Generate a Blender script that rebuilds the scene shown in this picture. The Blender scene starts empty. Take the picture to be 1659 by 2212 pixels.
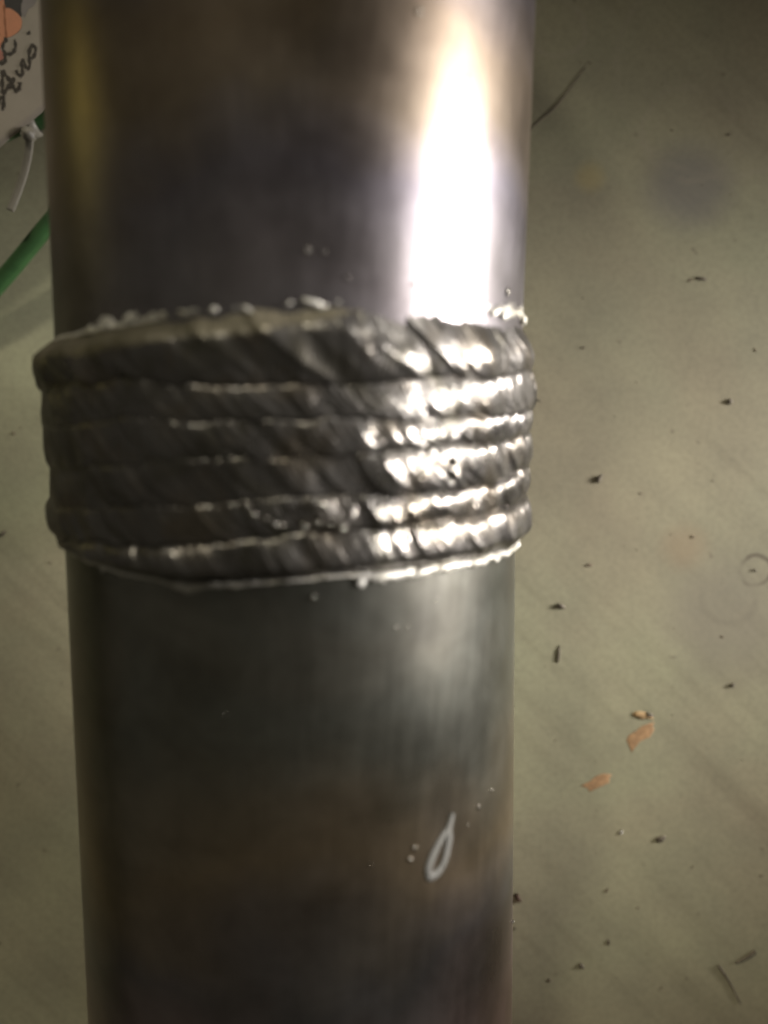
import bpy, bmesh, math, random
import numpy as np
from mathutils import Vector, Matrix
random.seed(7); rng = np.random.default_rng(7)
MM = 0.001
S = bpy.context.scene
COL = S.collection

# ------------------------------------------------------------------ camera
CAM_H = 0.168                      # phone held 168 mm above the bench, looking straight down
cd = bpy.data.cameras.new('camera'); cam = bpy.data.objects.new('camera', cd); COL.objects.link(cam)
cam.location = (0, 0, CAM_H)
cd.sensor_fit = 'VERTICAL'; cd.sensor_height = 24.0; cd.lens = 24.0 * 900 / 1024
cd.clip_start = 0.005; cd.clip_end = 50
cd.dof.use_dof = True; cd.dof.focus_distance = 0.136; cd.dof.aperture_fstop = 6.6
S.camera = cam

# ------------------------------------------------------------------ world and lamps
w = bpy.data.worlds.new('World'); S.world = w; w.use_nodes = True
bg = w.node_tree.nodes['Background']
bg.inputs[0].default_value = (1.0, 0.93, 0.76, 1); bg.inputs[1].default_value = 0.085

def aim(o, target):
    o.rotation_euler = (Vector(target) - o.location).to_track_quat('-Z', 'Y').to_euler()

def spot(name, loc, target, power, size, angle, blend, color):
    l = bpy.data.lights.new(name, 'SPOT'); l.energy = power; l.shadow_soft_size = size
    l.spot_size = math.radians(angle); l.spot_blend = blend; l.color = color
    o = bpy.data.objects.new(name, l); COL.objects.link(o); o.location = loc; aim(o, target); return o

def area(name, loc, target, power, sx, sy, color, spread=180):
    l = bpy.data.lights.new(name, 'AREA'); l.shape = 'RECTANGLE'; l.size = sx; l.size_y = sy
    l.energy = power; l.color = color; l.spread = math.radians(spread)
    o = bpy.data.objects.new(name, l); COL.objects.link(o); o.location = loc; aim(o, target); return o

# shop lamp above and behind the upper end of the pipe: lights the bench
spot('bench_lamp', (-0.28, 0.80, 0.72), (-0.018, -0.128, 0), 100, 0.15, 9.6, 1.0, (1.0, 0.93, 0.74))
# bright work light to the right of the pipe, just above it: the white streak on the steel
area('work_light', (0.430, 0.064, 0.125), (0.0, -0.014, 0.043), 0.225, 0.046, 0.105, (1.0, 0.95, 0.90), 28)
# dim yellow lamp low on the other side: the olive streak down the pipe's far edge
area('yellow_lamp', (-0.340, 0.125, 0.014), (0.0, 0.045, 0.050), 0.0012, 0.03, 0.14, (1.0, 0.85, 0.25), 40)
# added fill lamp up on the right, brightening the weld's upper faces
spot('weld_fill_lamp', (0.300, 0.330, 0.210), (0.016, 0.020, 0.062), 2.8, 0.025, 11, 0.9, (1.0, 0.96, 0.88))

S.view_settings.view_transform = 'Standard'; S.view_settings.look = 'None'
S.view_settings.exposure = 0.0; S.view_settings.gamma = 1.0

# ------------------------------------------------------------------ helpers
def link(name, me, mat, parent=None, kind=None, smooth=True):
    o = bpy.data.objects.new(name, me); COL.objects.link(o)
    if mat: me.materials.append(mat)
    if smooth: me.polygons.foreach_set('use_smooth', [True] * len(me.polygons))
    if parent: o.parent = parent
    if kind: o['kind'] = kind
    return o

def tag(o, label, cat, group=None):
    o['label'] = label; o['category'] = cat
    if group: o['group'] = group
    return o

def thing(name, loc, label, cat, group=None):
    o = bpy.data.objects.new(name, None); COL.objects.link(o); o.location = loc
    o.empty_display_size = 0.01
    return tag(o, label, cat, group)

def grid_mesh(name, P, close_u=False, close_v=False):
    """P: array (nu, nv, 3) in metres."""
    nu, nv = P.shape[:2]
    me = bpy.data.meshes.new(name)
    iu = np.arange(nu if close_u else nu - 1); iv = np.arange(nv if close_v else nv - 1)
    U, V = np.meshgrid(iu, iv, indexing='ij'); U2 = (U + 1) % nu; V2 = (V + 1) % nv
    F = np.stack([U * nv + V, U * nv + V2, U2 * nv + V2, U2 * nv + V], -1).reshape(-1, 4)
    me.vertices.add(nu * nv); me.vertices.foreach_set('co', P.reshape(-1).astype(np.float32))
    me.loops.add(F.size); me.loops.foreach_set('vertex_index', F.reshape(-1).astype(np.int32))
    me.polygons.add(len(F)); me.polygons.foreach_set('loop_start', np.arange(0, F.size, 4, dtype=np.int32))
    me.polygons.foreach_set('loop_total', np.full(len(F), 4, dtype=np.int32))
    me.update(calc_edges=True); me.validate()
    bm = bmesh.new(); bm.from_mesh(me); bmesh.ops.recalc_face_normals(bm, faces=bm.faces); bm.to_mesh(me); bm.free()
    return me

def at(x, y, z=0.0):
    """a spot on the bench, in metres, x right and y down in 1659ths of the view's width"""
    k = 768 / 1659; u, v = x * k, y * k; d = CAM_H - z
    return Vector(((u - 384) / 900 * d, -(v - 512) / 900 * d, z))

def noise1(x, scale, seed, octaves=3):
    r = np.random.default_rng(seed); out = np.zeros_like(x); a = 1.0; tot = 0
    for k in range(octaves):
        n = 4096; tab = r.uniform(-1, 1, n); q = x / scale * (2 ** k) + 1000.5 + 13 * k
        i = np.floor(q).astype(int); f = q - i; f = f * f * (3 - 2 * f)
        out += a * (tab[i % n] * (1 - f) + tab[(i + 1) % n] * f); tot += a; a *= 0.5
    return out / tot

# ------------------------------------------------------------------ materials
def new_mat(name):
    m = bpy.data.materials.new(name); m.use_nodes = True
    nt = m.node_tree; return m, nt, nt.nodes['Principled BSDF']

def N(nt, t, **kw):
    n = nt.nodes.new(t)
    for k, v in kw.items():
        if k in n.inputs.keys(): n.inputs[k].default_value = v
        else: setattr(n, k, v)
    return n

def ramp(nt, fac, stops, interp='LINEAR'):
    r = nt.nodes.new('ShaderNodeValToRGB'); r.color_ramp.interpolation = interp
    el = r.color_ramp.elements
    while len(el) < len(stops): el.new(0.5)
    for e, (p, c) in zip(el, stops):
        e.position = p; e.color = (*c, 1) if len(c) == 3 else c
    nt.links.new(fac, r.inputs[0]); return r.outputs[0]

def mix(nt, fac, a, b, mode='MIX'):
    m = nt.nodes.new('ShaderNodeMix'); m.data_type = 'RGBA'; m.blend_type = mode
    for sock, v in ((m.inputs['Factor'], fac), (m.inputs['A'], a), (m.inputs['B'], b)):
        pass
    fi = m.inputs[0]; ai = m.inputs[6]; bi = m.inputs[7]
    for sock, v in ((fi, fac), (ai, a), (bi, b)):
        if hasattr(v, 'links') or hasattr(v, 'is_linked'): nt.links.new(v, sock)
        else: sock.default_value = v if not isinstance(v, tuple) or len(v) == 4 else (*v, 1)
    return m.outputs[2]

def coords(nt, scale=(1, 1, 1), rot=(0, 0, 0), loc=(0, 0, 0)):
    tc = nt.nodes.new('ShaderNodeTexCoord'); mp = nt.nodes.new('ShaderNodeMapping')
    mp.inputs['Scale'].default_value = scale; mp.inputs['Rotation'].default_value = rot
    mp.inputs['Location'].default_value = loc
    nt.links.new(tc.outputs['Object'], mp.inputs['Vector']); return mp.outputs['Vector']

def noise(nt, vec, scale, detail=4, rough=0.55, dist=0.0):
    n = N(nt, 'ShaderNodeTexNoise'); n.inputs['Scale'].default_value = scale
    n.inputs['Detail'].default_value = detail; n.inputs['Roughness'].default_value = rough
    n.inputs['Distortion'].default_value = dist
    nt.links.new(vec, n.inputs['Vector']); return n.outputs['Fac']

def math_(nt, op, a, b=0.0, clamp=False):
    n = nt.nodes.new('ShaderNodeMath'); n.operation = op; n.use_clamp = clamp
    for s, v in ((n.inputs[0], a), (n.inputs[1], b)):
        if isinstance(v, (int, float)): s.default_value = v
        else: nt.links.new(v, s)
    return n.outputs[0]

def bump(nt, p, height, strength, dist):
    b = nt.nodes.new('ShaderNodeBump'); b.inputs['Strength'].default_value = strength
    b.inputs['Distance'].default_value = dist
    nt.links.new(height, b.inputs['Height']); nt.links.new(b.outputs[0], p.inputs['Normal'])

def steel(name, stops, rough_lo, rough_hi, streak=1.0, tint_scale=28, metallic=1.0, bands=None):
    m, nt, p = new_mat(name)
    v = coords(nt)
    blotch = noise(nt, v, tint_scale, 3, 0.5, 0.6)
    col = ramp(nt, blotch, stops)
    if bands:                                       # temper colours by distance from the weld, some shifted to carry the highlight
        sp = nt.nodes.new('ShaderNodeSeparateXYZ'); nt.links.new(v, sp.inputs[0])
        y = math_(nt, 'ADD', sp.outputs[1], math_(nt, 'MULTIPLY', math_(nt, 'SUBTRACT', noise(nt, coords(nt, loc=(7, 7, 7)), 34, 3), 0.5), 0.030))
        mr = nt.nodes.new('ShaderNodeMapRange'); mr.inputs[1].default_value = bands[0]; mr.inputs[2].default_value = bands[1]
        nt.links.new(y, mr.inputs[0]); col = mix(nt, 0.72, col, ramp(nt, mr.outputs[0], bands[2]))
    vs = coords(nt, (900, 30, 900)); st = noise(nt, vs, 1.0, 3)
    fine = noise(nt, v, 1400, 3)
    f = math_(nt, 'ADD', math_(nt, 'MULTIPLY', st, 0.6), math_(nt, 'MULTIPLY', fine, 0.4))
    mott = noise(nt, coords(nt, loc=(2, 5, 1)), 130, 5, 0.65, 0.3)
    col = mix(nt, 1.0, col, ramp(nt, mott, [(0.30, (0.80, 0.78, 0.76)), (0.70, (1.18, 1.17, 1.16))]), 'MULTIPLY')
    shade = ramp(nt, f, [(0.3, (1 - 0.14 * streak,) * 3), (0.7, (1 + 0.08 * streak,) * 3)])
    nt.links.new(mix(nt, 1.0, col, shade, 'MULTIPLY'), p.inputs['Base Color'])
    p.inputs['Metallic'].default_value = metallic
    big = noise(nt, coords(nt, loc=(3, 1, 2)), 60, 3)
    r = math_(nt, 'ADD', math_(nt, 'MULTIPLY', big, 0.8), math_(nt, 'MULTIPLY', st, 0.2))
    rr = nt.nodes.new('ShaderNodeMapRange'); rr.inputs[1].default_value = 0.35; rr.inputs[2].default_value = 0.65
    rr.inputs[3].default_value = rough_lo; rr.inputs[4].default_value = rough_hi
    nt.links.new(r, rr.inputs[0]); nt.links.new(rr.outputs[0], p.inputs['Roughness'])
    bump(nt, p, f, 0.06 * streak, 0.0001)
    return m

M_UP = steel('upper_pipe_steel', [(0.25, (0.178, 0.141, 0.096)), (0.42, (0.200, 0.163, 0.122)), (0.56, (0.192, 0.174, 0.178)), (0.72, (0.237, 0.192, 0.200))], 0.30, 0.42, 0.4,
             bands=(0.145, 0.205, [(0.0, (0.225, 0.215, 0.23)), (0.14, (0.17, 0.16, 0.19)), (0.30, (0.21, 0.17, 0.12)), (0.44, (0.215, 0.168, 0.115)), (0.60, (0.165, 0.145, 0.15)), (0.75, (0.155, 0.142, 0.17))]))  # lilac and brown temper tints, darkened at the upper end to fade the highlight
M_LO = steel('lower_pipe_steel', [(0.28, (0.123, 0.135, 0.131)), (0.45, (0.156, 0.156, 0.131)), (0.58, (0.189, 0.152, 0.107)), (0.72, (0.156, 0.119, 0.119))], 0.27, 0.37, 0.2,
             bands=(0.030, 0.122, [(0.0, (0.29, 0.195, 0.18)), (0.25, (0.27, 0.18, 0.175)), (0.42, (0.155, 0.145, 0.155)), (0.55, (0.27, 0.215, 0.145)), (0.72, (0.175, 0.175, 0.15)), (1.0, (0.15, 0.165, 0.16))]))  # temper tints; the straw band is raised to paint in a local highlight
M_WELD = steel('weld_metal', [(0.3, (0.105, 0.098, 0.08)), (0.5, (0.155, 0.148, 0.142)), (0.7, (0.15, 0.132, 0.108))], 0.25, 0.40, 1.0, 160, 0.9)
M_TOE = steel('bright_toe_metal', [(0.3, (0.42, 0.40, 0.33)), (0.7, (0.62, 0.61, 0.58))], 0.38, 0.52, 1.5, 300, 0.5)
M_LIP = steel('lit_lip_metal', [(0.3, (0.085, 0.076, 0.048)), (0.7, (0.155, 0.138, 0.10))], 0.42, 0.55, 1.0, 300, 0.35)  # olive tone stands in for lamp light on the lip
M_SPAT = steel('spatter_metal', [(0.3, (0.16, 0.155, 0.135)), (0.7, (0.27, 0.26, 0.23))], 0.22, 0.34, 0.5, 300)

def plain(name, col, rough, metallic=0.0, var=0.25, scale=600, bmp=0.0):
    m, nt, p = new_mat(name); v = coords(nt); n = noise(nt, v, scale, 4)
    c = ramp(nt, n, [(0.3, tuple(x * (1 - var) for x in col)), (0.7, tuple(x * (1 + var) for x in col))])
    nt.links.new(c, p.inputs['Base Color']); p.inputs['Roughness'].default_value = rough
    p.inputs['Metallic'].default_value = metallic
    if bmp: bump(nt, p, n, bmp, 0.0002)
    return m

M_STRIKE = plain('arc_strike_metal', (0.085, 0.083, 0.075), 0.7, 0.1, 0.15)
M_GREEN = plain('green_cable_jacket', (0.035, 0.095, 0.03), 0.42, 0, 0.2, 300, 0.1)
M_TIE = plain('nylon_tie', (0.26, 0.24, 0.20), 0.45, 0, 0.08)
M_PAPER = plain('tag_paper', (0.40, 0.35, 0.29), 0.55, 0, 0.08, 150, 0.05)
M_PEACH = plain('peach_print', (0.72, 0.30, 0.16), 0.55, 0, 0.06)
M_BLACK = plain('black_print', (0.028, 0.022, 0.02), 0.5, 0, 0.2)
M_INK = plain('dark_ink', (0.045, 0.033, 0.022), 0.5, 0, 0.25)
M_LINE = plain('brown_line_print', (0.38, 0.13, 0.05), 0.55, 0, 0.1)
M_GREYP = plain('grey_print', (0.27, 0.24, 0.23), 0.55, 0, 0.08)
M_DARK = plain('dark_scale', (0.115, 0.096, 0.068), 0.7, 0, 0.4, 2000)
M_THREAD = plain('grey_thread', (0.15, 0.125, 0.09), 0.8, 0, 0.4, 2000)
M_RUST = plain('orange_rust', (0.33, 0.20, 0.10), 0.8, 0, 0.3, 900, 0.3)
M_OCHRE = plain('ochre_rust', (0.42, 0.28, 0.14), 0.8, 0, 0.25, 900, 0.3)
M_PALE = plain('pale_grit', (0.45, 0.43, 0.40), 0.6, 0, 0.2)

# bench top: dirty beige paint with wipe streaks, a few ring marks and stains
def bench_material():
    m, nt, p = new_mat('bench_paint')
    v = coords(nt)
    big = noise(nt, v, 14, 4, 0.55, 0.4)
    base = ramp(nt, big, [(0.30, (0.280, 0.242, 0.166)), (0.50, (0.292, 0.276, 0.186)), (0.68, (0.300, 0.302, 0.195))])
    mid = noise(nt, coords(nt, loc=(5, 2, 0)), 60, 4)
    base = mix(nt, 1.0, base, ramp(nt, mid, [(0.3, (0.88, 0.88, 0.89)), (0.7, (1.08, 1.07, 1.05))]), 'MULTIPLY')
    # wiping streaks running from upper left to lower right
    rot = coords(nt, (1, 1, 1), (0, 0, math.radians(43)))
    mp = nt.nodes.new('ShaderNodeMapping'); mp.inputs['Scale'].default_value = (14, 240, 1)
    nt.links.new(rot, mp.inputs['Vector']); vs = mp.outputs['Vector']
    st = noise(nt, vs, 1.0, 4, 0.6, 0.15)
    where = noise(nt, coords(nt, loc=(1.3, 4, 0)), 16, 2)
    amt = ramp(nt, where, [(0.35, (0, 0, 0)), (0.6, (1, 1, 1))])
    stc = ramp(nt, st, [(0.30, (0.80, 0.79, 0.77)), (0.5, (1, 1, 1)), (0.72, (1.09, 1.09, 1.08))])
    base = mix(nt, amt, base, mix(nt, 1.0, base, stc, 'MULTIPLY'))
    fine = noise(nt, v, 900, 3, 0.7)
    base = mix(nt, 1.0, base, ramp(nt, fine, [(0.25, (0.86,) * 3), (0.6, (1.04,) * 3)]), 'MULTIPLY')
    spk = noise(nt, coords(nt, loc=(9, 9, 0)), 420, 2, 0.5)
    base = mix(nt, ramp(nt, spk, [(0.70, (0, 0, 0)), (0.78, (0.5, 0.5, 0.5))]), base, (0.11, 0.085, 0.055))
    sep = nt.nodes.new('ShaderNodeSeparateXYZ'); nt.links.new(v, sep.inputs[0])
    wob = math_(nt, 'MULTIPLY', math_(nt, 'SUBTRACT', noise(nt, v, 150, 3), 0.5), 0.0022)

    def dist(c, extra=True):
        dx = math_(nt, 'SUBTRACT', sep.outputs[0], c[0]); dy = math_(nt, 'SUBTRACT', sep.outputs[1], c[1])
        d = math_(nt, 'SQRT', math_(nt, 'ADD', math_(nt, 'MULTIPLY', dx, dx), math_(nt, 'MULTIPLY', dy, dy)))
        return math_(nt, 'ADD', d, wob) if extra else d

    def stain(base, xy, rad, col, amount):
        d = dist(at(*xy)); f = ramp(nt, math_(nt, 'DIVIDE', d, rad), [(0.25, (amount,) * 3), (1.0, (0, 0, 0))], 'EASE')
        return mix(nt, f, base, col)

    def ring(base, xy, rad, width, col, amount):
        d = dist(at(*xy)); e = math_(nt, 'ABSOLUTE', math_(nt, 'SUBTRACT', d, rad))
        f = ramp(nt, math_(nt, 'DIVIDE', e, width), [(0.3, (amount,) * 3), (1.0, (0, 0, 0))])
        brk = ramp(nt, noise(nt, coords(nt, loc=(xy[0], 0, 0)), 120, 2), [(0.38, (0.15,) * 3), (0.55, (1,) * 3)])
        return mix(nt, mix(nt, 1.0, f, brk, 'MULTIPLY'), base, col)

    base = stain(base, (1490, 400), 0.0115, (0.15, 0.14, 0.14), 0.62)
    base = stain(base, (1560, 1330), 0.016, (0.19, 0.165, 0.135), 0.5)
    base = stain(base, (1275, 382), 0.004, (0.42, 0.33, 0.13), 0.4)
    base = stain(base, (1480, 1180), 0.006, (0.30, 0.20, 0.12), 0.35)
    base = ring(base, (1632, 1232), 0.0029, 0.00055, (0.10, 0.08, 0.055), 0.8)
    base = ring(base, (1575, 1290), 0.0050, 0.0009, (0.13, 0.11, 0.08), 0.18)
    base = ring(base, (1205, 62), 0.0052, 0.0009, (0.33, 0.29, 0.22), 0.35)
    base = ring(base, (1490, 290), 0.0088, 0.0009, (0.33, 0.29, 0.22), 0.22)
    base = ring(base, (1560, 150), 0.020, 0.0009, (0.33, 0.29, 0.22), 0.2)
    nt.links.new(base, p.inputs['Base Color'])
    rr = nt.nodes.new('ShaderNodeMapRange'); rr.inputs[3].default_value = 0.48; rr.inputs[4].default_value = 0.68
    nt.links.new(mid, rr.inputs[0]); nt.links.new(rr.outputs[0], p.inputs['Roughness'])
    h = math_(nt, 'ADD', fine, math_(nt, 'MULTIPLY', st, 0.8))
    bump(nt, p, h, 0.10, 0.0002)
    return m

# ------------------------------------------------------------------ bench top
bm = bmesh.new()
bmesh.ops.create_cube(bm, size=1.0)
for q in bm.verts: q.co = Vector((q.co.x * 1.5, q.co.y * 1.5, q.co.z * 0.006 - 0.003))
me = bpy.data.meshes.new('bench_top'); bm.to_mesh(me); bm.free()
bench = link('bench_top', me, bench_material(), smooth=False); bench['kind'] = 'structure'

# ------------------------------------------------------------------ the welded pipe
R = 30.15; WALL = 5.5
A_UP = np.array([.01627718, .98568444, .1678131]); P_UP = np.array([-12.085, 20.748, 47.302])
A_LO = np.array([-.00955612, .99402197, .10876124]); P_LO = np.array([-12.452, 13.335, 45.027])
A_WE = np.array([.00336231, .99037626, .13836024]); P_WE = np.array([-12.35, 9.8, 45.2])
BASE = np.array([-11.1, -122.0, 0.0])             # the pipe's foot on the bench

def frame(a):
    n = np.array([0, 0, 1.]) - a[2] * a; n /= np.linalg.norm(n); return np.cross(a, n), n

def pipe_pt(p0, a, th, z, r):
    """angle th (degrees, 0 = towards the camera, positive to the right), z along the axis, radius; mm -> metres local to the thing"""
    b, n = frame(a); th = np.radians(th)[..., None]; z = np.asarray(z, float)[..., None]; r = np.asarray(r, float)[..., None]
    return (p0 + z * a + r * (np.sin(th) * b + np.cos(th) * n) - BASE) * MM

pipe = thing('welded_pipe', BASE * MM, 'dark steel pipe joined by a thick rippled weld, leaning above the beige bench', 'steel pipe')

def tube(name, p0, a, z0, z1, mat, seed):
    nth = 360; th = np.linspace(0, 360, nth, endpoint=False)
    zs = np.concatenate([np.linspace(z0, z1, 160)])
    rows = []
    for z in zs:                                    # outside, with a barely visible mill waviness
        rows.append((z, R + 0.02 * noise1(th / 360 * 190 + z, 9, seed)))
    rows += [(z1 + (0.8 if z1 > z0 else -0.8), np.full(nth, R - 0.8)), (z1 + (0.8 if z1 > z0 else -0.8), np.full(nth, R - WALL)),
             (z0, np.full(nth, R - WALL))]
    P = np.stack([pipe_pt(p0, a, th, np.full(nth, z), r) for z, r in rows], 0)
    return link(name, grid_mesh(name, P, close_u=True, close_v=True), mat, pipe)

tube('upper_pipe', P_UP, A_UP, -10.5, 115, M_UP, 3)
tube('lower_pipe', P_LO, A_LO, -4.5, -136, M_LO, 4)

# weld cap: six stringer beads laid side by side; boundaries between them, mm along the axis at these angles
KA = np.arange(-75, 76, 15)
BOUND = [[12.6, 12.7, 13.0, 13.7, 14.8, 15.5, 15.8, 16.1, 16.2, 15.9, 15.6],
         [6.9, 7.04, 7.27, 7.75, 7.48, 7.44, 7.73, 8.34, 8.4, 8.87, 9.35],
         [2.39, 2.64, 3.04, 3.82, 3.7, 3.8, 3.88, 3.78, 3.99, 4.34, 4.69],
         [-2.58, -2.29, -1.84, -1.47, -0.63, 0.05, 0.52, 0.79, 0.98, 1.46, 1.9],
         [-7.42, -6.99, -6.31, -5.77, -5.03, -4.3, -3.81, -3.73, -4.4, -3.37, -2.36],
         [-11.0, -10.9, -10.42, -9.85, -9.14, -8.26, -7.56, -7.3, -7.44, -7.1, -6.65],
         [-12.21, -12.21, -12.62, -13.43, -13.6, -13.29, -12.9, -12.68, -12.79, -12.89, -13.0]]

def bound(i, th):
    t = (th + 180) % 360 - 180
    mean = np.mean(BOUND[i]); xa = np.concatenate([[-180, -120], KA, [120, 180]])
    ya = np.concatenate([[mean, mean], BOUND[i], [mean, mean]])
    y = np.interp(t, xa, ya)
    for d in (-6, 6, -3, 3): y = y + np.interp((t + d + 180) % 360 - 180, xa, ya)
    s = th / 180 * math.pi * R
    return y / 5 + (0.22 if i in (0, 6) else 0.62) * noise1(s, 5.5, 50 + i) + (0.12 * noise1(s, 0.9, 90 + i))

TH = np.concatenate([np.linspace(-92, 92, 1700, endpoint=False), np.linspace(92, 268, 280, endpoint=False)])
SS = np.radians(TH) * R

def step(x, a, b):
    x = np.clip((x - a) / (b - a), 0, 1); return x * x * (3 - 2 * x)

LEFT = 1 - step(TH, -62, -30)                      # 1 at the left silhouette
LEFT = np.where(TH > 92, 0, LEFT)

KNOTS = np.concatenate([[-160], -160 + np.cumsum(np.random.default_rng(77).uniform(2.6, 8.0, 90))])

def bead(i):
    r_ = np.random.default_rng(200 + i)
    top, bot = bound(i, TH), bound(i + 1, TH)
    nt_ = 26; T = np.linspace(-0.04, 1.04, nt_)
    W = (top - bot)
    base_lo = [0.0, 1.55, 1.75, 1.70, 1.5, 1.35][i] + 0.25 * noise1(SS, 4, 150 + i)
    base_hi = [1.55, 1.75, 1.70, 1.5, 1.35, 0.0][i] + 0.25 * noise1(SS, 4, 151 + i)
    if i == 0: base_lo = base_lo * 0
    if i == 5: base_hi = base_hi * 0
    if i == 2: base_hi = base_hi - 0.45 * LEFT
    if i == 3: base_lo = base_lo - 0.45 * LEFT; base_hi = base_hi - 0.2 * LEFT
    if i == 4: base_lo = base_lo - 0.2 * LEFT; base_hi = base_hi - 0.35 * LEFT
    if i == 5: base_lo = base_lo - 0.5 * LEFT
    H = np.array([0.80, 0.46, 0.44, 0.55, 0.50, 0.75])[i] * (1 + 0.35 * noise1(SS, 6, 10 + i))
    if 0 < i < 5: H = H * (0.45 + 0.55 * step(SS, -6, 14))
    if i == 3: H = H * (1 - 0.6 * LEFT)
    if i == 5: H = H * (1 - 0.65 * LEFT)
    if i == 4: H = H + 0.35 * LEFT
    # solidified pools: each overlaps the one before it; the folds run on from bead to bead
    knots = KNOTS + r_.uniform(-3, 3) + r_.uniform(-2.4, 2.4, len(KNOTS)); knots = np.sort(np.concatenate([knots, r_.uniform(8, 40, [0, 1, 1, 4, 3, 4][i])]))
    amps = r_.uniform(0.03, 0.30, len(knots)) * (1.3 if i in (0, 3) else 1.0); rise = r_.uniform(0.6, 2.2, len(knots))
    LONG = 1.05 - 0.30 * step(SS, -8, 20)           # long slanting folds on the near side, steep crescents to the right
    kn2 = np.concatenate([[-170], -170 + np.cumsum(r_.uniform(0.6, 2.1, 330))]); am2 = r_.uniform(0.03, 0.15, len(kn2))
    P = np.zeros((len(TH), nt_ + 2, 3))
    ripple_ph = noise1(SS, 2.5, 70 + i) * 1.2
    for j, t in enumerate(T):
        tc = min(max(t, 0), 1)
        lump = 0.34 * noise1(SS - LONG * W * t * 0.8, 3.0, 400 + i) * (1.4 if i == 0 else 1.0)
        p = SS - LONG * (W * (0.05 * tc + 1.05 * tc * tc) + (15 - top) * 0.37 * i) + 0.45 * noise1(SS + t * 2, 1.8, 330 + i)
        k = np.clip(np.searchsorted(knots, p) - 1, 0, len(knots) - 2)
        L = knots[k + 1] - knots[k]; f = (p - knots[k]) / L
        d = p - knots[k]
        saw = amps[k] * step(d / rise[k], 0.0, 1.0) * (1 - f) ** 0.9
        k2 = np.clip(np.searchsorted(kn2, p) - 1, 0, len(kn2) - 2); d2 = p - kn2[k2]; L2 = kn2[k2 + 1] - kn2[k2]
        saw2 = am2[k2] * step(d2 / np.minimum(0.35, 0.5 * L2), 0.0, 1.0) * (1 - d2 / L2) ** 0.8
        prof = (4 * tc * (1 - tc)) ** (0.62 + 0.3 * step(TH, 12, 26)) if i == 0 and 0 < tc < 0.5 else (4 * tc * (1 - tc)) ** 0.62
        fine = (0.05 + 0.035 * step(TH, 10, 24)) * np.sin(2 * math.pi * p / 0.62 + 3 * ripple_ph) * (0.4 + 0.6 * noise1(SS, 4, 500 + i))
        grow_lo = step(tc * (2.6 - 1.4 * step(TH, 12, 26)), 0, 1) if i == 0 else tc
        grow_hi = 1 - step(np.array((1 - tc) * 2.6), 0, 1) if i == 5 else tc
        basev = base_lo * (1 - (grow_lo if i == 0 else grow_hi)) + base_hi * (grow_lo if i == 0 else grow_hi)
        env = np.minimum(1.0, 0.35 + prof)
        rad = R + basev + H * prof + (saw + saw2 - 0.2) * env + fine * prof + lump * env
        rad = rad + 0.030 * noise1(SS * 1.0 + 37 * t, 0.35, 600 + 31 * i + j // 2)
        if i == 3:                                    # two small gas pores
            for (pt, pz) in ((37.9, -0.9), (37.9, -2.3)):
                z_here = top - W * t
                rad = rad - 0.75 * np.exp(-(((TH - pt) * R * math.pi / 180) ** 2 + (z_here - pz) ** 2) / (2 * 0.30 ** 2))
        if t < 0 or t > 1: rad = rad - 0.25
        rad = np.maximum(rad, R + 0.01)
        z = top - W * t - (0.35 if i == 0 and tc < 0.5 else 0.8) * (saw - 0.12) * (2 * tc - 1) * (0.2 + (2 * tc - 1) ** 2)
        P[:, j] = pipe_pt(P_WE, A_WE, TH, z, rad)
    P[:, nt_] = pipe_pt(P_WE, A_WE, TH, bot + 0.2, np.full_like(TH, R - 0.6))
    P[:, nt_ + 1] = pipe_pt(P_WE, A_WE, TH, top - 0.2, np.full_like(TH, R - 0.6))
    return link('weld_bead', grid_mesh('weld_bead', P, close_u=True, close_v=True), M_WELD, pipe)

beads = [bead(i) for i in range(6)]
# light caught on the top bead's steep upper face, put into its colour
me = beads[0].data; me.materials.append(M_LIP); nv = 28
lim = np.clip(6.5 + 5.0 * (1 - step(TH, -40, 12)) + 1.6 * noise1(SS, 6.0, 951), 2, 13) * np.where(TH > 92, 1, 1 - step(TH, 4, 34))
idx = (np.arange(nv)[None, :] < lim[:, None]).astype(np.int32)
me.polygons.foreach_set('material_index', idx.reshape(-1)); me.update()

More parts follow.
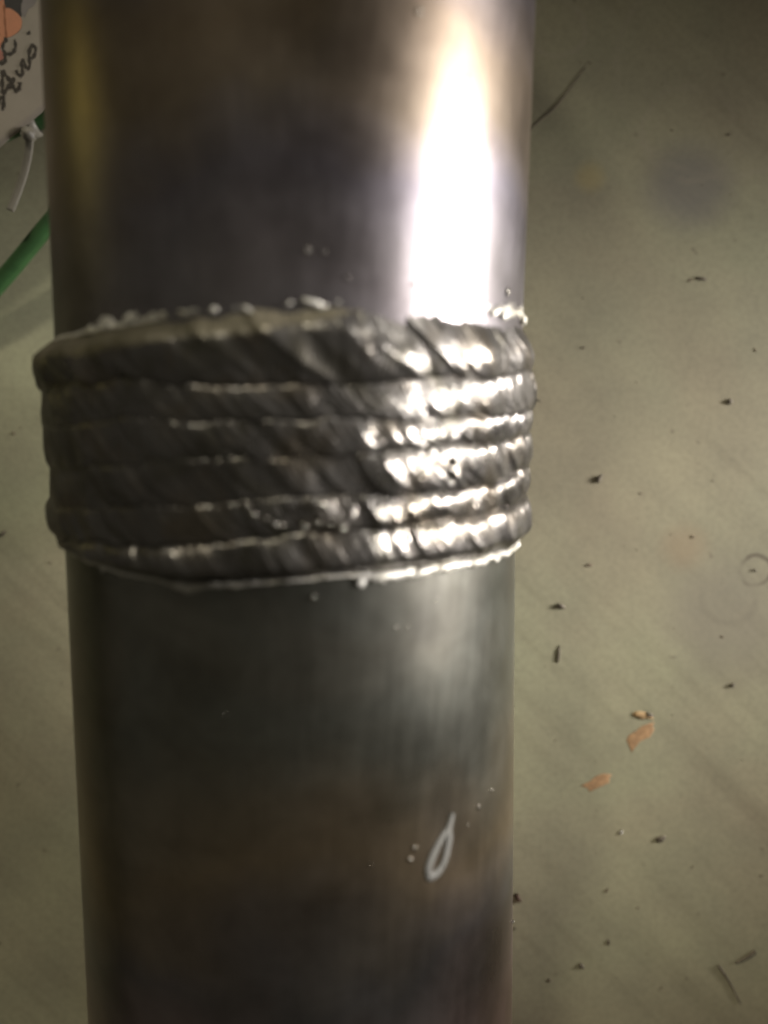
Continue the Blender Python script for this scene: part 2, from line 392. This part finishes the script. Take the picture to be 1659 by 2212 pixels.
# ragged bright toes where the cap runs out onto the pipe
def toe(upper):
    th = np.concatenate([np.linspace(-92, 92, 1200, endpoint=False), np.linspace(92, 268, 200, endpoint=False)])
    s = np.radians(th) * R
    edge = bound(0 if upper else 6, th); sg = 1 if upper else -1
    lump_ = 0.25 + 0.75 * step(s, -8, 10)
    rag = 0.55 + 0.40 * noise1(s, 2.4, 801 + upper) + 0.20 * lump_ * noise1(s, 0.6, 811 + upper)
    if upper:
        for c, wd, am in ((-12.5, 0.8, 2.0), (-8.5, 0.5, 1.1), (9, 1.6, 1.3), (17, 2.2, 0.9), (29, 0.8, 1.3), (32, 0.7, 1.8), (45, 1.5, 0.8), (56, 1.2, 1.0), (-40, 0.6, 1.8)):
            rag = rag + am * np.exp(-((s - math.radians(c) * R) / wd) ** 2)
    else:
        rag = rag * 1.0
        for c, wd, am in ((-17, 1.5, 0.5), (-45, 1.2, 0.5), (27, 5, 0.25)):
            rag = rag + am * np.exp(-((s - math.radians(c) * R) / wd) ** 2)
    if upper: rag = rag + 0.55 * step(s, 12, 17) + 0.9 * np.exp(-((s + 2) / 9) ** 2)
    if upper: rag = rag * (1 - 0.75 * (1 - step(th, -44, -24)) * (th < 92)) * (1 + 0.35 * step(s, -6, 4))
    else:
        keep = np.clip(0.30 + 0.8 * step(s, 6, 15) + 0.7 * np.exp(-((th + 14) / 8) ** 2) + 0.6 * np.exp(-((th + 50) / 6) ** 2) + 0.3 * noise1(s, 4, 871), 0.12, 1.25)
        rag = rag * keep
    rag = np.maximum(rag, 0.12)
    ts = np.linspace(0, 1, 9); P = np.zeros((len(th), len(ts) + 2, 3))
    for j, t in enumerate(ts):
        h = (1.0 if upper else np.minimum(1, keep + 0.15)) * (1 - 0.5 * np.exp(-((th + 72) / 18) ** 2)) * (0.50 * (1 - t ** 2) ** 0.8 * (1 - 0.2 * step(s, 8, 14)) if upper else 0.62 * max(math.sin(math.pi * min(1, 0.08 + 0.92 * t)), 0) ** 0.75) * (1 + (0.75 if upper else 0.4) * lump_ * noise1(s + 1.7 * t, 1.0, 821 + upper))
        P[:, j] = pipe_pt(P_WE, A_WE, th, edge - sg * 0.35 + sg * (rag + 0.35) * t, R + 0.10 + np.maximum(h, 0) - 0.12 * (t == 1))
    P[:, -2] = pipe_pt(P_WE, A_WE, th, edge + sg * rag * 0.6, np.full_like(th, R - 0.5))
    P[:, -1] = pipe_pt(P_WE, A_WE, th, edge - sg * 0.3, np.full_like(th, R - 0.5))
    return link('weld_toe', grid_mesh('weld_toe', P, close_u=True, close_v=True), M_TOE, pipe)
toe(True); toe(False)

# spatter balls
bm = bmesh.new(); bmesh.ops.create_icosphere(bm, subdivisions=2, radius=1.0)
for q in bm.verts: q.co.z *= 0.75
spat_me = bpy.data.meshes.new('spatter_ball'); bm.to_mesh(spat_me); bm.free()
spat_me.materials.append(M_SPAT); spat_me.polygons.foreach_set('use_smooth', [True] * len(spat_me.polygons))
def spatter(p0, a, th, z, r, lift=0.0):
    b, n = frame(a); t = math.radians(th); d = math.sin(t) * b + math.cos(t) * n
    o = bpy.data.objects.new('spatter_ball', spat_me); COL.objects.link(o); o.parent = pipe
    o.location = pipe_pt(p0, a, np.array(th), np.array(z), np.array(R + lift + r * 0.35))
    o.rotation_euler = Vector(d).to_track_quat('Z', 'Y').to_euler(); q_ = random.Random(int(th * 97 + z * 31)); r *= 0.85; o.scale = (r * q_.uniform(0.6, 1.5) * MM, r * q_.uniform(0.6, 1.4) * MM, r * q_.uniform(0.6, 1.1) * MM)
for th, z, r in [(30.7, -49.26, .34), (29.5, -50.4, .32), (51, -47.64, .30), (56.8, -46.5, .30), (36.6, -20.94, .24), (8.9, -19.3, .26),
                 (26.6, -23.3, .18), (29.4, -23.5, .18), (77.3, -69.7, .4), (-9.5, -32.1, .22), (46.8, -49, .18), (20.2, -50, .16)]:
    spatter(P_LO, A_LO, th, z, r)
for th, z, r in [(30.3, 7.7, .32), (60.8, 7.9, .4), (8.4, 10.5, .22), (11.5, 10.4, .22), (42.6, 29.2, .2), (30, 34, .3), (16, 8, .25)]:
    spatter(P_UP, A_UP, th, z, r)
for th, z, r in [(-2.7, -4.8, .3), (-1.7, -5.7, .34), (0.5, -6.1, .34), (2.4, -6.7, .3), (3.7, -6.8, .28), (10.5, -4.7, .5), (7.4, -7.0, .3), (10, -6.7, .3),
                 (12.3, -6.7, .26), (14.5, -7.3, .4), (20.5, -10.4, .4), (21.4, -8.9, .3), (11.3, -12.2, .3), (81, 3.2, .5)]:
    spatter(P_WE, A_WE, th, z, r * 1.15, 2.0 if z > -9.5 and th < 60 else 1.5)

# crust of small frozen droplets along the toes
bm = bmesh.new(); cr = random.Random(41)
for k in range(210):
    upper = k < 180
    th = cr.uniform(-38, 80) if upper else cr.choice([cr.uniform(18, 70), cr.uniform(-60, -30)])
    e = float(bound(0 if upper else 6, np.array([th]))[0])
    big = 1.0 if th > 14 else 0.62
    z = e + (cr.triangular(-0.5, 2.0, 0.5) if upper else cr.uniform(-0.8, 0.1)) * (1 if th > -20 else 0.5)
    r = cr.uniform(0.18, 0.62) * big * (1 if upper else 0.6)
    c = Vector(pipe_pt(P_WE, A_WE, np.array(th), np.array(z), np.array(R + 0.2 + (0.75 if z < e else 0.30 * max(0, 1 - (z - e))) if upper else R + 0.15)))
    vs_b = bmesh.ops.create_icosphere(bm, subdivisions=2, radius=1.0)['verts']
    sx, sy, sz = r * cr.uniform(1.0, 3.4), r * cr.uniform(0.6, 1.5), r * cr.uniform(0.45, 0.8); rot = cr.uniform(-0.7, 0.7)
    bq, nq = frame(A_WE); ta = math.radians(th); nrm = Vector(math.sin(ta) * bq + math.cos(ta) * nq); ax = Vector(A_WE); tg = ax.cross(nrm)
    for q in vs_b:
        x, y, zz = q.co.x * sx * (1 + 0.25 * math.sin(5 * q.co.y + k)), q.co.y * sy, q.co.z * sz
        x, y = x * math.cos(rot) - y * math.sin(rot), x * math.sin(rot) + y * math.cos(rot)
        q.co = c + (tg * x + ax * y + nrm * zz) * MM
me = bpy.data.meshes.new('toe_crust'); bm.to_mesh(me); bm.free()
link('toe_crust', me, M_TOE, pipe, 'stuff')

# closed loop scar left by an arc strike on the lower pipe
def ribbon_on_pipe(name, pts, rad, mat, closed):
    pts = np.array(pts, float); k = len(pts); out = []
    for q in range(k if closed else k - 1):
        p0, p1, p2, p3 = (pts[(q + d) % k] if closed else pts[min(max(q + d, 0), k - 1)] for d in (-1, 0, 1, 2))
        for t in np.linspace(0, 1, 7, endpoint=False):
            out.append(0.5 * (2 * p1 + (p2 - p0) * t + (2 * p0 - 5 * p1 + 4 * p2 - p3) * t * t + (3 * p1 - p0 - 3 * p2 + p3) * t ** 3))
    if not closed: out.append(pts[-1])
    out = np.array(out); xy = np.stack([np.radians(out[:, 0]) * R, out[:, 1]], 1)
    tan = np.roll(xy, -1, 0) - np.roll(xy, 1, 0)
    if not closed: tan[0] = xy[1] - xy[0]; tan[-1] = xy[-1] - xy[-2]
    tan /= np.linalg.norm(tan, axis=1)[:, None]; nor = np.stack([-tan[:, 1], tan[:, 0]], 1)
    P = np.zeros((len(out), 8, 3)); wob = 1 + 0.25 * noise1(np.arange(len(out)) * 1.0, 5, 77)
    if not closed: wob = wob * np.linspace(1, 0.45, len(out))
    for j in range(8):
        ang = 2 * math.pi * j / 8
        q = xy + nor * (math.cos(ang) * rad * wob)[:, None]
        P[:, j] = pipe_pt(P_LO, A_LO, np.degrees(q[:, 0] / R), q[:, 1], R + 0.02 + math.sin(ang) * rad * 0.45)
    return grid_mesh(name, P, close_u=closed, close_v=True)
link('arc_strike_scar', ribbon_on_pipe('arc_strike_scar', [(39.6, -48.6), (37.6, -49.5), (35.6, -50.9), (34.4, -52.3), (34.8, -53.3), (36.8, -53.2), (38.7, -52.3), (39.7, -51.0), (40.4, -49.5)], 0.58, M_STRIKE, True), None, pipe).data.materials.append(M_STRIKE)
link('arc_strike_tail', ribbon_on_pipe('arc_strike_tail', [(39.8, -48.8), (40.6, -47.8), (41.3, -46.6)], 0.75, M_STRIKE, False), None, pipe).data.materials.append(M_STRIKE)

# ------------------------------------------------------------------ green cable, cable tie, paper tag
def sweep(name, pts, rad, nseg=12, flat=1.0, steps=8, taper=None):
    pts = [Vector(p) for p in pts]; out = []
    for i in range(len(pts) - 1):
        p0, p1, p2, p3 = pts[max(i - 1, 0)], pts[i], pts[i + 1], pts[min(i + 2, len(pts) - 1)]
        for s in range(steps):
            t = s / steps
            out.append(0.5 * (2 * p1 + (p2 - p0) * t + (2 * p0 - 5 * p1 + 4 * p2 - p3) * t * t + (3 * p1 - p0 - 3 * p2 + p3) * t ** 3))
    out.append(pts[-1]); n = len(out); P = np.zeros((n + 2, nseg, 3))
    for i, q in enumerate(out):
        t = (out[min(i + 1, n - 1)] - out[max(i - 1, 0)]).normalized()
        side = t.cross(Vector((0, 0, 1))).normalized(); up = side.cross(t)
        r = rad * (taper(i / (n - 1)) if taper else 1)
        for j in range(nseg):
            a = 2 * math.pi * j / nseg
            if flat < 1: ca, sa = math.copysign(abs(math.cos(a)) ** 0.4, math.cos(a)), math.copysign(abs(math.sin(a)) ** 0.4, math.sin(a))
            else: ca, sa = math.cos(a), math.sin(a)
            P[i + 1, j] = q + side * (ca * r) + up * (sa * r * flat)
    P[0] = np.array(out[0]); P[-1] = np.array(out[-1])
    return grid_mesh(name, P, close_v=True)

def sm(x, y, z): return at(x, y, z * MM)
cab = link('green_cable', sweep('green_cable', [sm(-260, 900, 1.6), sm(-120, 735, 2.5), sm(0, 610, 5.0), sm(100, 490, 7), sm(190, 385, 8), sm(215, 310, 9), sm(160, 260, 10.5), sm(75, 262, 11), sm(-20, 300, 11), sm(-140, 360, 7), sm(-260, 420, 1.6)], 1.55 * MM, 16), M_GREEN)
tag(cab, 'green insulated cable curving out from behind the pipe under the paper tag', 'cable')

tie = thing('cable_tie', sm(62, 290, 12.4), 'white nylon cable tie on the green cable, its cut tail pointing down', 'cable tie')
def loc_pts(o, pts): return [p - o.location for p in pts]
link('tail', sweep('tail', loc_pts(tie, [sm(64, 296, 13.4), sm(62, 325, 12.6), sm(54, 365, 11.8), sm(40, 410, 11.2), sm(22, 455, 11.0)]), 0.68 * MM, 12, 0.45), M_TIE, tie)
bm = bmesh.new(); bmesh.ops.create_cube(bm, size=1.0)
for q in bm.verts: q.co = Vector((q.co.x * 2.5, q.co.y * 2.2, q.co.z * 2.2)) * MM
bmesh.ops.bevel(bm, geom=bm.edges[:], offset=0.5 * MM, segments=2, affect='EDGES')
me = bpy.data.meshes.new('tie_head'); bm.to_mesh(me); bm.free()
h = link('tie_head', me, M_TIE, tie); h.location = sm(62, 290, 13.4) - tie.location; h.rotation_euler = (0, 0, math.radians(-55))
c0 = sm(66, 268, 11.0) - tie.location
ringp = [c0 + Vector((0.35 * math.cos(a) * -1.4, math.cos(a) * 2.1, math.sin(a) * 2.1)) * MM for a in np.linspace(0, 2 * math.pi, 17)]
P = np.zeros((17, 4, 3))
for i, a in enumerate(np.linspace(0, 2 * math.pi, 17)):
    rd = Vector((-0.35 * math.cos(a), math.cos(a), math.sin(a)))
    for j, (dr, dx) in enumerate(((1.7, -1.1), (2.3, -1.1), (2.3, 1.1), (1.7, 1.1))):
        P[i, j] = c0 + (rd * dr + Vector((dx, 0.35 * dx, 0))) * MM
link('tie_strap', grid_mesh('tie_strap', P, close_v=True), M_TIE, tie, smooth=False)

TZ = 14.0
o0 = sm(0, 316, TZ)
ptag = thing('paper_tag', o0, 'creased off white paper tag with peach print and dark handwriting beside the upper pipe', 'paper tag')
ca, sa = math.cos(math.radians(39.5)), math.sin(math.radians(39.5))
def tagpt(u, v, dz=0.0):                           # u along the lower edge, v up into the tag, mm, with a soft curl
    zc = 0.0009 * u * u - 0.0016 * (v - 18) ** 2 + 0.5
    return Vector((u * ca - v * sa, u * sa + v * ca, zc + dz)) * MM
us = np.linspace(-34, 30, 46); vs_ = np.linspace(0, 46, 36)
top = np.array([[tagpt(u, v) for v in vs_] for u in us]); botm = top - np.array([0, 0, 0.25 * MM])
P = np.concatenate([top, botm[:, ::-1]], 1)
link('sheet', grid_mesh('sheet', P, close_v=True), M_PAPER, ptag)

def z8(x, y):                                      # marks on the tag, x and y in 5030ths of a millimetre-like grid of the tag's corner
    p = at(x * 0.06107 * 1659 / 768, y * 0.06107 * 1659 / 768, TZ * MM) - o0
    x_, y_ = p.x / MM, p.y / MM
    return (x_ * ca + y_ * sa, -x_ * sa + y_ * ca)

def print_poly(name, pts, mat, dz, smooth_pts=True):
    uv = [z8(*p) for p in pts]
    bm = bmesh.new(); vv = [bm.verts.new((u, v, 0)) for u, v in uv]; bm.faces.new(vv)
    bmesh.ops.triangulate(bm, faces=bm.faces[:])
    for _ in range(2): bmesh.ops.subdivide_edges(bm, edges=bm.edges[:], cuts=1, use_grid_fill=False); bmesh.ops.triangulate(bm, faces=bm.faces[:])
    for q in bm.verts: q.co = tagpt(q.co.x, q.co.y, dz)
    bmesh.ops.recalc_face_normals(bm, faces=bm.faces)
    me = bpy.data.meshes.new(name); bm.to_mesh(me); bm.free(); return link(name, me, mat, ptag)

def strokes(name, lines, mat, dz):
    bm = bmesh.new()
    for pts, wd in lines:
        uv = [Vector(z8(*p)) for p in pts]; k = len(uv); out = []
        for i in range(k - 1):
            p0, p1, p2, p3 = uv[max(i - 1, 0)], uv[i], uv[i + 1], uv[min(i + 2, k - 1)]
            for s in range(6):
                t = s / 6
                out.append(0.5 * (2 * p1 + (p2 - p0) * t + (2 * p0 - 5 * p1 + 4 * p2 - p3) * t * t + (3 * p1 - p0 - 3 * p2 + p3) * t ** 3))
        out.append(uv[-1]); prev = None
        for i, q in enumerate(out):
            t = (out[min(i + 1, len(out) - 1)] - out[max(i - 1, 0)]).normalized(); nn = Vector((-t.y, t.x))
            hw = 1.5 * wd * (0.8 + 0.25 * math.sin(i * 0.7))
            a = bm.verts.new(tagpt(*(q + nn * hw), dz)); b = bm.verts.new(tagpt(*(q - nn * hw), dz))
            if prev: bm.faces.new((prev[0], prev[1], b, a))
            prev = (a, b)
        dz += 0.004
    bmesh.ops.recalc_face_normals(bm, faces=bm.faces)
    me = bpy.data.meshes.new(name); bm.to_mesh(me); bm.free(); return link(name, me, mat, ptag)

print_poly('grey_print', [(425, -60), (390, 60), (378, 180), (385, 290), (430, 330), (500, 190), (575, 150), (640, 60), (640, -60)], M_GREYP, 0.015)
print_poly('black_print', [(85, -80), (430, -80), (405, 40), (378, 110), (375, 200), (384, 300), (360, 330), (240, 230), (90, 200)], M_BLACK, 0.03)
print_poly('peach_print', [(-260, -80), (95, -80), (100, 90), (102, 178), (150, 172), (205, 180), (262, 215), (318, 262), (362, 312), (388, 372), (388, 430), (375, 490), (345, 540), (300, 578), (240, 612), (190, 638), (135, 650), (90, 720), (40, 800), (-20, 840), (-260, 860)], M_PEACH, 0.045)
print_poly('pink_print', [(-120, 850), (30, 830), (80, 900), (90, 960), (60, 1010), (0, 1020), (-120, 1000)], plain('pink_print', (0.48, 0.20, 0.15), 0.55, 0, 0.08), 0.06)
strokes('outline_print', [([(100, 120), (104, 260), (112, 420), (122, 540), (130, 645)], 0.13), ([(0, 470), (8, 540), (6, 620)], 0.14)], M_LINE, 0.07)
strokes('handwriting', [
    ([(150, 668), (100, 700), (68, 790), (82, 860), (130, 905), (190, 908), (240, 875), (272, 810), (275, 740), (262, 680)], 0.20),
    ([(100, 690), (140, 672)], 0.30),
    ([(-60, 1010), (0, 1040), (60, 1058), (100, 1030), (108, 980), (98, 910)], 0.22),
    ([(62, 1175), (58, 1280), (50, 1400), (58, 1500), (66, 1545)], 0.24),
    ([(60, 1175), (110, 1245), (165, 1320), (205, 1400), (245, 1465), (275, 1500), (315, 1475), (335, 1425), (338, 1365)], 0.25),
    ([(58, 1560), (110, 1490), (165, 1420), (215, 1350), (255, 1290)], 0.24),
    ([(50, 1580), (72, 1650), (66, 1730), (48, 1810)], 0.24),
    ([(285, 1170), (300, 1225), (350, 1255), (385, 1225), (380, 1150), (370, 1080), (385, 1015), (415, 1040), (440, 1120), (470, 1145), (500, 1100), (500, 1010), (492, 900), (515, 810), (560, 772), (600, 800), (600, 880), (570, 945), (520, 985)], 0.20),
    ([(484, 560), (505, 590)], 0.26),
    ([(-40, 1690), (10, 1640), (50, 1600)], 0.2)], M_INK, 0.09)

# ------------------------------------------------------------------ bits lying on the bench
def chip(name, xy, length, width, thick, ang, mat, label, cat, seed, group=None, taper=0.5, lo_r=0.68, hi_r=1.18):
    if seed < 20: length *= 0.70; width *= 0.66
    r_ = random.Random(seed); bm = bmesh.new(); n = 11; ringv = []
    for lvl, (zz, sc) in enumerate(((0.02, 1.0), (thick * 0.6, 0.95), (thick, 0.55))):
        row = []
        for k in range(n):
            a = 2 * math.pi * k / n; rr = random.Random(seed * 31 + k).uniform(lo_r, hi_r) * sc
            x = math.cos(a) * length / 2 * rr; y = math.sin(a) * width / 2 * rr * (1 - taper * (x / length))
            row.append(bm.verts.new(Vector((x, y, zz)) * MM))
        ringv.append(row)
    bm.faces.new(ringv[0][::-1]); bm.faces.new(ringv[2])
    for l in range(2):
        for k in range(n): bm.faces.new((ringv[l][k], ringv[l][(k + 1) % n], ringv[l + 1][(k + 1) % n], ringv[l + 1][k]))
    me = bpy.data.meshes.new(name); bm.to_mesh(me); bm.free()
    o = link(name, me, mat); o.location = at(*xy); o.rotation_euler = (0, 0, math.radians(ang))
    tag(o, label, cat, group); return o

chip('metal_shaving', (1516, 602), 3.9, 0.95, 0.35, -8, M_DARK, 'straight dark metal sliver lying alone right of the upper weld edge', 'shaving', 1)
chip('metal_shaving', (1294, 1033), 2.9, 1.7, 0.45, 38, M_DARK, 'dark pointed metal fleck right of the middle of the weld', 'shaving', 2, taper=1.3)
chip('metal_shaving', (1211, 1309), 2.5, 1.6, 0.5, -20, M_DARK, 'dark rounded metal fleck beside the lower pipe just below the weld', 'shaving', 3)
chip('metal_shaving', (1207, 1415), 4.6, 0.8, 0.25, 84, M_DARK, 'thin upright dark sliver beside the lower pipe below the rounded fleck', 'shaving', 4)
chip('metal_shaving', (1158, 864), 3.4, 0.6, 0.3, -14, M_DARK, 'fine dark sliver touching the right outline of the weld', 'shaving', 5)
chip('metal_shaving', (1576, 867), 1.8, 1.6, 0.4, 10, M_DARK, 'small round dark speck near the right border level with the weld', 'speck', 6)
chip('metal_shaving', (1427, 1812), 2.9, 1.9, 0.4, 30, M_DARK, 'ragged dark crumb below the orange rust flakes', 'crumb', 8)
chip('metal_shaving', (1119, 1938), 3.0, 1.4, 0.7, -48, plain('brown_scale', (0.07, 0.035, 0.018), 0.7, 0, 0.3), 'dark brown scale chip close against the lower pipe', 'scale chip', 9)
chip('metal_shaving', (1256, 2086), 2.0, 1.2, 0.4, -50, M_DARK, 'small dark crumb near the bottom edge between pipe and crooked thread', 'crumb', 10)
chip('metal_shaving', (1582, 1479), 1.6, 1.0, 0.4, 45, M_DARK, 'tiny dark fleck right of and above the orange rust flakes', 'speck', 11)
chip('metal_shaving', (6, 1152), 3.4, 0.8, 0.3, 42, M_DARK, 'dark dash shaped shaving left of the weld at the picture border', 'shaving', 12)
chip('metal_shaving', (1631, 1232), 0.9, 0.8, 0.3, 0, M_DARK, 'tiny dark speck in the centre of the small ring mark', 'speck', 13)
chip('paint_chip', (1342, 1798), 1.6, 0.8, 0.25, 60, M_PALE, 'tiny pale paint chip left of the ragged dark crumb', 'paint chip', 14)

fl = chip('rust_flake', (1390, 1546), 4.2, 1.4, 0.3, -6, M_OCHRE, 'yellow ochre rust flake with a dark tip, topmost of the three flakes', 'rust flake', 21, 'rust flakes beside the lower pipe')
t_ = chip('dark_tip', (1403, 1544), 1.6, 1.0, 0.45, -12, M_DARK, '', '', 22)
del t_['label']; del t_['category']; t_.parent = fl; t_.matrix_parent_inverse = Matrix.Identity(4)
t_.location = Matrix.Rotation(math.radians(6), 4, 'Z') @ (at(1403, 1544) - at(1390, 1546)); t_.rotation_euler = (0, 0, 0)
chip('rust_flake', (1380, 1589), 8.4, 3.8, 0.07, 32, M_RUST, 'largest orange rust flake, the middle one beside the lower pipe', 'rust flake', 23, 'rust flakes beside the lower pipe', taper=0.9, lo_r=0.4, hi_r=1.25)
chip('rust_flake', (1294, 1686), 7.4, 2.7, 0.06, 24, M_RUST, 'oval orange rust flake, lowest and nearest to the lower pipe', 'rust flake', 24, 'rust flakes beside the lower pipe', lo_r=0.5, hi_r=1.2)

thr = link('dark_thread', sweep('dark_thread', [sm(1120, 300, 0.08), sm(1165, 262, 0.08), sm(1205, 225, 0.08), sm(1238, 180, 0.08), sm(1266, 143, 0.08)], 0.17 * MM, 8, taper=lambda t: 1.0 - 0.55 * abs(2 * t - 1)), M_THREAD)
tag(thr, 'thin dark curved thread lying on the bench beside the upper pipe', 'thread')
thr = link('dark_thread', sweep('dark_thread', [sm(1552, 2085, 0.2), sm(1566, 2105, 0.2), sm(1580, 2128, 0.2), sm(1600, 2168, 0.2)], 0.26 * MM, 8, taper=lambda t: 1.0 - 0.5 * t), M_THREAD)
tag(thr, 'short crooked dark thread near the bottom right of the bench', 'thread')
thr = link('dark_thread', sweep('dark_thread', [sm(1590, 2080, 0.2), sm(1610, 2070, 0.2), sm(1632, 2055, 0.2)], 0.34 * MM, 8, taper=lambda t: 0.5 + 0.5 * t), M_THREAD)
tag(thr, 'short thick dark fibre just above the crooked thread', 'thread')

# fine grit: far too many to count, one object
bm = bmesh.new(); rr = random.Random(5)
for k in range(170):
    c = at(rr.uniform(-60, 1720), rr.uniform(-60, 2280)); s = rr.choice([0.10, 0.12, 0.16, 0.2, 0.3]) * MM * rr.uniform(0.7, 1.2)
    L = s * rr.uniform(1, 2.6); a = rr.uniform(0, 6.28); vs0 = []; vs1 = []
    for j in range(6):
        b = 2 * math.pi * j / 6; q = rr.uniform(0.7, 1.2)
        x, y = math.cos(b) * L * q, math.sin(b) * s * q
        x, y = x * math.cos(a) - y * math.sin(a), x * math.sin(a) + y * math.cos(a)
        vs0.append(bm.verts.new((c.x + x, c.y + y, 0.00001))); vs1.append(bm.verts.new((c.x + x * 0.6, c.y + y * 0.6, s * 0.7)))
    bm.faces.new(vs1)
    for j in range(6): bm.faces.new((vs0[j], vs0[(j + 1) % 6], vs1[(j + 1) % 6], vs1[j]))
me = bpy.data.meshes.new('grit'); bm.to_mesh(me); bm.free()
g = link('grit', me, plain('grit_dirt', (0.13, 0.10, 0.065), 0.8, 0, 0.5, 300), smooth=False)
g['kind'] = 'stuff'; g['label'] = 'fine dark grit scattered over the beige bench top'; g['category'] = 'grit'
